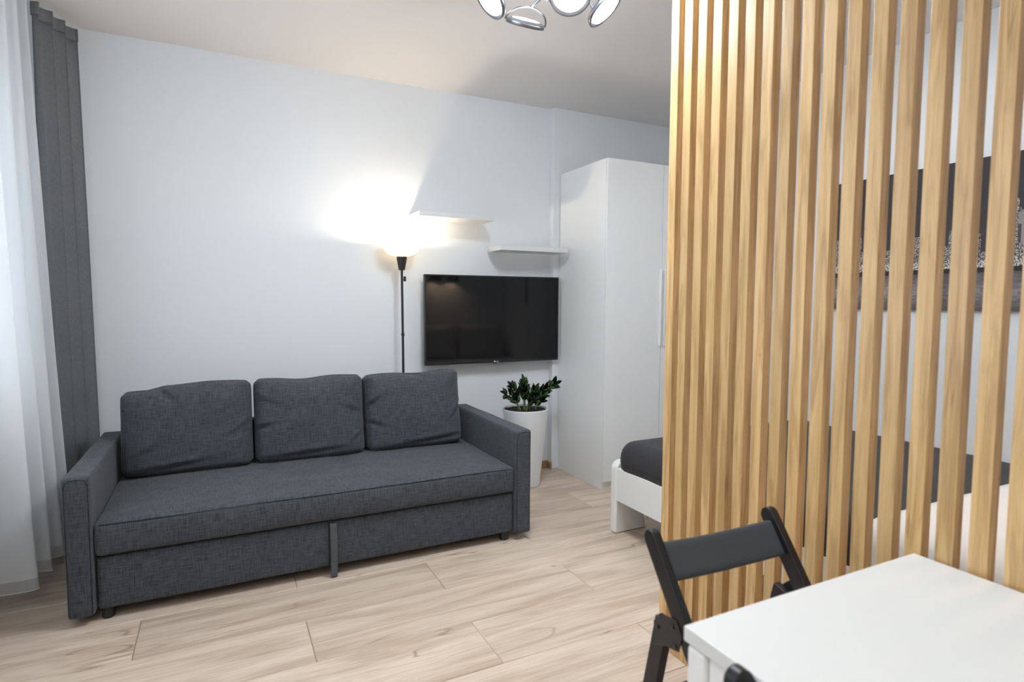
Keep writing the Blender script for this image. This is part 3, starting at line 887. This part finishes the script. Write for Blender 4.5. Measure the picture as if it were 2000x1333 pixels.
# stem: (base offset x,y), tip (x, y, z) relative to the pot centre, pairs of leaves, leaf length
stems = [((-0.05, -0.03), (-0.19, -0.06, 0.700), 5, 0.060), ((-0.055, 0.0), (-0.125, -0.02, 0.735), 4, 0.066), ((-0.02, -0.02), (-0.045, -0.05, 0.735), 5, 0.062),
         ((0.0, 0.0), (-0.012, 0.01, 0.765), 6, 0.060), ((0.0, -0.03), (0.045, -0.06, 0.715), 5, 0.058), ((0.035, 0.01), (0.245, -0.02, 0.742), 8, 0.062),
         ((0.07, -0.03), (0.105, -0.06, 0.660), 3, 0.062), ((0.08, 0.0), (0.125, 0.0, 0.620), 2, 0.055), ((-0.02, -0.05), (0.015, -0.09, 0.640), 3, 0.058), ((0.02, 0.05), (0.03, 0.09, 0.70), 4, 0.058)]
for (bx, by), (tx, ty, tz), n, ll in stems:
    b0, b2 = Vector((bx, by, 0.555)), Vector((tx, ty, tz))
    b1 = b0.lerp(b2, 0.45) + Vector((-(tx - bx) * 0.18, -(ty - by) * 0.2, (tz - 0.535) * 0.22))
    pts = [(1 - t) ** 2 * b0 + 2 * t * (1 - t) * b1 + t * t * b2 for t in [i / 10 for i in range(11)]]
    bm = bm_tube(pts, lambda t: 0.0052 * (1 - 0.6 * t), 8)
    st = finish('stem', bm, MAT['stem'], pp, world=False)
    for k in range(n * 2 + 1):
        t = 1.0 if k == n * 2 else 0.36 + 0.58 * (k // 2) / max(1, n - 1)
        t = min(t, 1.0)
        p = (1 - t) ** 2 * b0 + 2 * t * (1 - t) * b1 + t * t * b2
        d = (2 * (1 - t) * (b1 - b0) + 2 * t * (b2 - b1)).normalized()
        side = d.cross(Vector((0, -0.94, 0.34))).normalized()
        sgn = 0 if k == n * 2 else (1 if k % 2 else -1)
        ang = 0.0 if sgn == 0 else rl.uniform(0.45, 0.80)
        dirv = (d * math.cos(ang) + side * sgn * math.sin(ang) + Vector((0, rl.uniform(-0.35, 0.2), 0.08))).normalized()
        up = (Vector((0, -0.85, 0.5)) + Vector((rl.uniform(-.3, .3), 0, rl.uniform(-.2, .3)))).normalized()
        yv = up.cross(dirv).normalized(); zv = dirv.cross(yv)
        s = ll * rl.uniform(0.95, 1.28)
        M = Matrix(((dirv.x, yv.x, zv.x, p.x), (dirv.y, yv.y, zv.y, p.y), (dirv.z, yv.z, zv.z, p.z), (0, 0, 0, 1))) @ Matrix.Diagonal((s, s, s, 1))
        lf = bpy.data.objects.new('leaf', leaf_me); COL.objects.link(lf); lf.parent = st; lf.matrix_local = M

# ------------------------------------------------------------------ curtains
def curtain_surface(path_fn, z0_fn, z1, nu, nv, t0=0.0, t1=1.0, za=0.0, zb=1.0):
    bm = bmesh.new()
    prev = None
    for i in range(nu + 1):
        t = t0 + (t1 - t0) * i / nu
        col_ = []
        for j in range(nv + 1):
            s = za + (zb - za) * j / nv
            z0 = z0_fn(t)
            x, y = path_fn(t, s)
            col_.append(bm.verts.new((x, y, z0 + (z1 - z0) * s)))
        if prev:
            for j in range(nv): bm.faces.new((prev[j], col_[j], col_[j + 1], prev[j + 1]))
        prev = col_
    return bm
SHEER_P = 0.188
def sheer_path(t, s):
    """Deep soft folds: t runs along the track, s from hem (0) to top (1)."""
    n = 18.5
    ph = 2 * math.pi * n * t + 0.35 * math.sin(9 * t)
    amp = 0.020 + 0.070 * (1 - s) ** 1.3
    wob = 0.006 * math.sin(2.3 * ph + 1.2) * (0.3 + 0.7 * (1 - s)) + 0.010 * (1 - s) * nz(t * 9, s, 0, 2.0)
    yc = 3.772 - SHEER_P * n * t
    k = min(1.0, max(0.0, (3.27 - yc) / 0.22))
    x = -0.835 - 0.135 * k * k * (3 - 2 * k) + 0.012 * (1 - s) + amp * math.cos(ph) + wob
    y = 3.772 - SHEER_P * (2 * math.pi * n * t) / (2 * math.pi) - (0.20 + 0.05 * (1 - s)) * SHEER_P * math.cos(ph)
    return x, y
sheer = thing('sheer_curtain', 'white sheer voile curtain hanging in front of the window', 'curtain', (-0.8, 2.0, 0))
zh = lambda t: 0.092 + 0.008 * math.sin(t * 60)
finish('voile', curtain_surface(sheer_path, zh, ZC - 0.035, 640, 30, za=0.020), MAT['sheer'], sheer, wn=False)
finish('hem', curtain_surface(sheer_path, zh, ZC - 0.035, 640, 2, za=0.0015, zb=0.020), MAT['sheer_hem'], sheer, wn=False)
edge = []
for i in range(641):
    t = i / 640
    x, y = sheer_path(t, 0.0)
    edge.append((x, y, zh(t) + 0.003))
finish('stitched_edge', bm_tube(edge, 0.0022, 6), MAT['sheer_edge'], sheer, wn=False)
def drape_path(t, s):
    # gathered into the corner, running from the sheer to the back wall
    y = 3.765 + 0.315 * t
    base = -0.805 + 0.125 * t
    k = 0.55 + 0.45 * (1 - s)
    f = 0.044 * math.sin(t * 2 * math.pi * 3.4 + 0.9 + 0.4 * s) + 0.007 * math.sin(t * 2 * math.pi * 6.3 + 2.0 * s)
    return base + k * f + 0.020 * (1 - s) * (t - 0.2), y + 0.014 * math.sin(t * 2 * math.pi * 3.4 + 2.2) - 0.015 * (1 - s) * (1 - t)
drape = thing('drape', 'heavy grey drape gathered in the corner behind the sofa arm', 'curtain', (-0.75, 3.92, 0))
o = finish('drape_cloth', curtain_surface(drape_path, lambda t: 0.03, ZC - 0.10, 150, 40), MAT['drape'], drape, wn=False)
so = o.modifiers.new('thickness', 'SOLIDIFY'); so.thickness = 0.003
def head_path(t, s):
    x, y = drape_path(t, 1.0)
    return x + 0.004 * math.sin(t * 90), y
o = finish('heading_tape', curtain_surface(head_path, lambda t: ZC - 0.099, ZC - 0.034 , 150, 4), MAT['drape'], drape, wn=False)
so = o.modifiers.new('thickness', 'SOLIDIFY'); so.thickness = 0.004
tag(origin_to(box('curtain_track', (-0.84, 0.15, ZC - 0.028), (-0.80, 4.08, ZC), MAT['pvc'], None, 0.003), (-0.82, 2.1, ZC)), 'white curtain track fixed to the ceiling above the window', 'curtain track')

# ------------------------------------------------------------------ dining table
TBX0, TBX1, TBY0, TBY1, TBZ = 0.783, 1.531, -0.42, 0.828, 0.745
tb = thing('dining_table', 'rectangular white dining table pushed up to the slatted divider', 'table', (1.157, 0.2, 0))
box('tabletop', (TBX0, TBY0, TBZ - 0.030), (TBX1, TBY1, TBZ), MAT['board'], tb, 0.0025)
li = 0.004
for x in (TBX0 + li, TBX1 - li - 0.05):
    for y in (TBY0 + li, TBY1 - li - 0.05):
        box('leg', (x, y, 0.0), (x + 0.05, y + 0.05, TBZ - 0.034), MAT['lacquer'], tb, 0.010, 4)
for x in (TBX0 + 0.012, TBX1 - 0.036):
    box('apron', (x, TBY0 + 0.055, TBZ - 0.094), (x + 0.024, TBY1 - 0.055, TBZ - 0.031), MAT['lacquer'], tb, 0.004)
for y in (TBY0 + 0.012, TBY1 - 0.036):
    box('apron', (TBX0 + 0.055, y, TBZ - 0.094), (TBX1 - 0.055, y + 0.024, TBZ - 0.031), MAT['lacquer'], tb, 0.004)

# ------------------------------------------------------------------ folding chairs
def bar(p0, p1, w, x0, x1, round0=False, round1=False):
    """A flat bar in the y-z plane from p0 to p1, w wide, x0..x1 thick, with optionally rounded ends."""
    p0, p1 = Vector(p0), Vector(p1)
    d = (p1 - p0).normalized(); n = Vector((-d.y, d.x))
    pts = []
    if round0:
        for i in range(9):
            a = math.pi / 2 + math.pi * i / 8
            pts.append(p0 + d * (w / 2) * math.cos(a) + n * (w / 2) * math.sin(a))
    else: pts += [p0 + n * w / 2, p0 - n * w / 2]
    if round1:
        for i in range(9):
            a = -math.pi / 2 + math.pi * i / 8
            pts.append(p1 + d * (w / 2) * math.cos(a) + n * (w / 2) * math.sin(a))
    else: pts += [p1 - n * w / 2, p1 + n * w / 2]
    return bm_prism([(p.x, p.y) for p in pts], 'x', x0, x1, 0.003, 2)
def make_chair(label):
    t = thing('folding_chair', label, 'chair', (0, 0, 0), 'black folding chairs at the dining table')
    hw = 0.214
    top, foot = (0.240, 0.752), (-0.302, 0.014)
    K = dict(parent=t, world=False)
    for s in (-1, 1):
        x0, x1 = sorted((s * hw, s * (hw - 0.024)))
        b = bm_prism_clip(bar(top, foot, 0.044, x0, x1, True, False))
        finish('back_post', b, MAT['black_wood'], **K)
        b = bm_prism_clip(bar((0.188, 0.570), (0.318, 0.0), 0.046, x0, x1, False, False))
        finish('rear_leg', b, MAT['black_wood'], **K)
        xo0, xo1 = sorted((s * (hw + 0.004), s * (hw + 0.0005)))
        br = bm_prism([(0.212, 0.560), (0.178, 0.592), (0.130, 0.600), (0.108, 0.570), (0.118, 0.530), (0.165, 0.520), (0.205, 0.500)], 'x', xo0, xo1, 0.001, 1)
        hb = finish('hinge_plate', br, MAT['black_metal'], **K)
        for by, bz in ((0.196, 0.552), (0.140, 0.580), (0.128, 0.540)):
            bo = bm_lathe([(0, 0), (0.006, 0), (0.005, 0.003), (0, 0.003)], (s * (hw + 0.004), by, bz), 12, Matrix.Rotation(s * math.pi / 2, 4, 'Y'))
            finish('bolt', bo, MAT['steel_dark'], hb, world=False)
    # padded backrest, slightly bowed, lying in the plane of the posts
    dz = Vector((0.240 + 0.302, 0.752 - 0.014)).normalized()
    def bshape(p, u):
        p = p.copy()
        p.y += 0.028 * (1 - u.x * u.x)
        return p
    bm = bm_soft((2 * (hw - 0.024) - 0.001, 0.022, 0.094), 0.008, (24, 3, 8), bshape)
    ang = math.atan2(dz.x, dz.y)
    c = Vector((0, 0.240, 0.752)) - Vector((0, dz.x, dz.y)) * 0.060
    bmesh.ops.transform(bm, matrix=Matrix.Translation(c) @ Matrix.Rotation(-ang, 4, 'X'), verts=bm.verts[:])
    o = finish('backrest', bm, MAT['felt'], **K); o['label'] = 'curved charcoal felt pad'
    bm = bm_soft((2 * (hw - 0.030), 0.34, 0.040), 0.016, (14, 14, 4), lambda p, u: p + Vector((0, 0, 0.006 * (1 - u.x ** 2) * (1 - u.y ** 2) * (u.z > 0))))
    bmesh.ops.translate(bm, verts=bm.verts[:], vec=(0, -0.07, 0.455))
    o = finish('seat', bm, MAT['felt'], **K); o['label'] = 'charcoal padded seat'
    for (y, z) in ((0.246, 0.335), (0.296, 0.11), (-0.205, 0.165)):
        finish('stretcher', bm_tube([(-(hw - 0.022), y, z), (hw - 0.022, y, z)], 0.011, 12), MAT['black_wood'], **K)
    finish('seat_rail', bm_tube([(-(hw - 0.022), 0.018, 0.425), (hw - 0.022, 0.018, 0.425)], 0.010, 12), MAT['black_wood'], **K)
    return t
def bm_prism_clip(bm):
    """Cut a bar off at floor level."""
    bmesh.ops.bisect_plane(bm, geom=bm.verts[:] + bm.edges[:] + bm.faces[:], plane_co=(0, 0, 0.0005), plane_no=(0, 0, -1), clear_outer=True)
    es = [e for e in bm.edges if e.is_boundary]
    if es: bmesh.ops.holes_fill(bm, edges=es)
    return bm
MAT['steel_dark'] = plain('dark_bolt_metal', (0.05, 0.05, 0.055), 0.4, 0.6)
chair = make_chair('black folding chair with charcoal backrest pad between table end and slats')
def copy_tree(o, parent=None):
    c = o.copy(); COL.objects.link(c); c.parent = parent
    for ch in o.children: copy_tree(ch, c)
    return c
chair2 = copy_tree(chair)
chair2['label'] = 'black folding chair at the long open side of the white table, mostly hidden'
chair.scale = chair2.scale = (1, 1, 1.026)
chair.location = (1.156, 0.886, 0); chair.rotation_euler = (0, 0, math.radians(-2.0))
chair2.location = (0.955, 0.431, 0); chair2.rotation_euler = (0, 0, math.pi / 2)

# ------------------------------------------------------------------ ceiling lamp
CX, CY = 1.300, 2.250
cl = thing('ceiling_lamp', 'steel ceiling lamp with several tilting round spotlights', 'ceiling lamp', (CX, CY, ZC))
finish('ceiling_plate', bm_lathe([(0, 0), (0.075, 0), (0.08, -0.006), (0.075, -0.024), (0.02, -0.03), (0, -0.03)], (CX, CY, ZC), 40), MAT['steel'], cl)
finish('hub', bm_lathe([(0, 0), (0.018, 0), (0.018, -0.17), (0.030, -0.175), (0.030, -0.20), (0.02, -0.208), (0, -0.208)], (CX, CY, ZC - 0.028), 28), MAT['steel'], cl)
def spot(pos, nrm, r=0.088):
    pos, nrm = Vector(pos), Vector(nrm).normalized()
    hubp = Vector((CX, CY, ZC - 0.215))
    q = Vector((0, 0, -1)).rotation_difference(nrm).to_matrix().to_4x4()
    M = Matrix.Translation(pos) @ q
    h = finish('spot_head', bm_lathe([(0, 0.012), (r * 0.75, 0.012), (r * 0.96, 0.006), (r, -0.002), (r, -0.012), (r * 0.93, -0.014), (r * 0.91, -0.008), (0, -0.008)], (0, 0, 0), 48, M), MAT['steel'], cl)
    finish('led_lens', bm_lathe([(r * 0.80, -0.0085), (r * 0.77, -0.0135), (0, -0.0145)], (0, 0, 0), 40, M), MAT['led'], h)
    finish('rear_glass', bm_lathe([(r * 0.70, 0.0125), (r * 0.5, 0.016), (0, 0.017)], (0, 0, 0), 40, M), MAT['rear_glass'], h)
    # ring yoke standing around the disc
    side = nrm.cross(Vector((0, 0, 1)))
    if side.length < 0.1: side = Vector((1, 0, 0))
    side.normalize()
    d = (pos - hubp)
    back = (-nrm * 0.55 - d.normalized() * 0.75)
    back = (back - side * back.dot(side)).normalized()
    path = [pos + (r + 0.010) * (math.cos(a) * side + math.sin(a) * back * 0.72) for a in [math.pi * i / 18 for i in range(19)]]
    finish('yoke', bm_tube(path, 0.0042, 8), MAT['steel'], h)
    tipp = path[9]
    mid = hubp.lerp(tipp, 0.5) + Vector((0, 0, 0.012))
    arm = [hubp.lerp(mid, i / 6) for i in range(6)] + [mid.lerp(tipp, i / 6) for i in range(7)]
    finish('arm', bm_tube(arm, 0.006, 10), MAT['steel'], cl)
spot((1.255, 2.406, 2.610), (0.02, 0.50, -0.86))
spot((1.502, 2.153, 2.620), (0.50, -0.40, -0.76))
spot((1.314, 2.124, 2.625), (-0.30, -0.55, -0.72))
spot((1.046, 2.322, 2.634), (-0.72, 0.10, -0.66))
spot((1.020, 2.000, 2.690), (-0.50, -0.10, -0.85))
spot((1.300, 1.870, 2.700), (0.15, 0.35, -0.92))
for x, y, where in ((-0.45, 0.25, 'nearest the sofa'), (-0.45, -0.65, 'between two others along the window side'), (0.35, -1.40, 'farthest from the sofa')):  # assumed lamps out of view, added to brighten slats, floor and sofa front
    d = thing('fill_downlight', 'added unseen fill downlight in the ceiling, ' + where, 'downlight', (x, y, ZC), 'added fill downlights behind the table')
    finish('trim_ring', bm_lathe([(0.040, 0.0), (0.055, 0.0), (0.056, -0.004), (0.040, -0.006)], (x, y, ZC), 32), MAT['pvc'], d)
    finish('lens', bm_lathe([(0.039, -0.002), (0, -0.002)], (x, y, ZC), 32), MAT['downlight'], d)
    l = bpy.data.lights.new('fill_downlight_beam', 'SPOT'); l.energy = FILL_DOWNLIGHT_WATT; l.color = (1.0, 0.95, 0.88)
    l.spot_size = math.radians(150); l.spot_blend = 0.9; l.shadow_soft_size = 0.05
    lo3 = bpy.data.objects.new('fill_downlight_beam', l); COL.objects.link(lo3); lo3.parent = d; lo3.location = (0, 0, -0.06)
bl = thing('bed_fill_light', 'assumed unseen flush ceiling light added to brighten the bed side', 'ceiling light', (2.72, 1.70, ZC))  # assumed lamp out of view, added to brighten the wall behind the slats
finish('base_ring', bm_lathe([(0.165, 0.0), (0.19, 0.0), (0.192, -0.01), (0.19, -0.04), (0.175, -0.045), (0.165, -0.04)], (2.72, 1.70, ZC), 48), MAT['pvc'], bl)
finish('diffuser', bm_lathe([(0.164, -0.035), (0.15, -0.048), (0.08, -0.058), (0, -0.060)], (2.72, 1.70, ZC), 48), MAT['bed_fill'], bl)
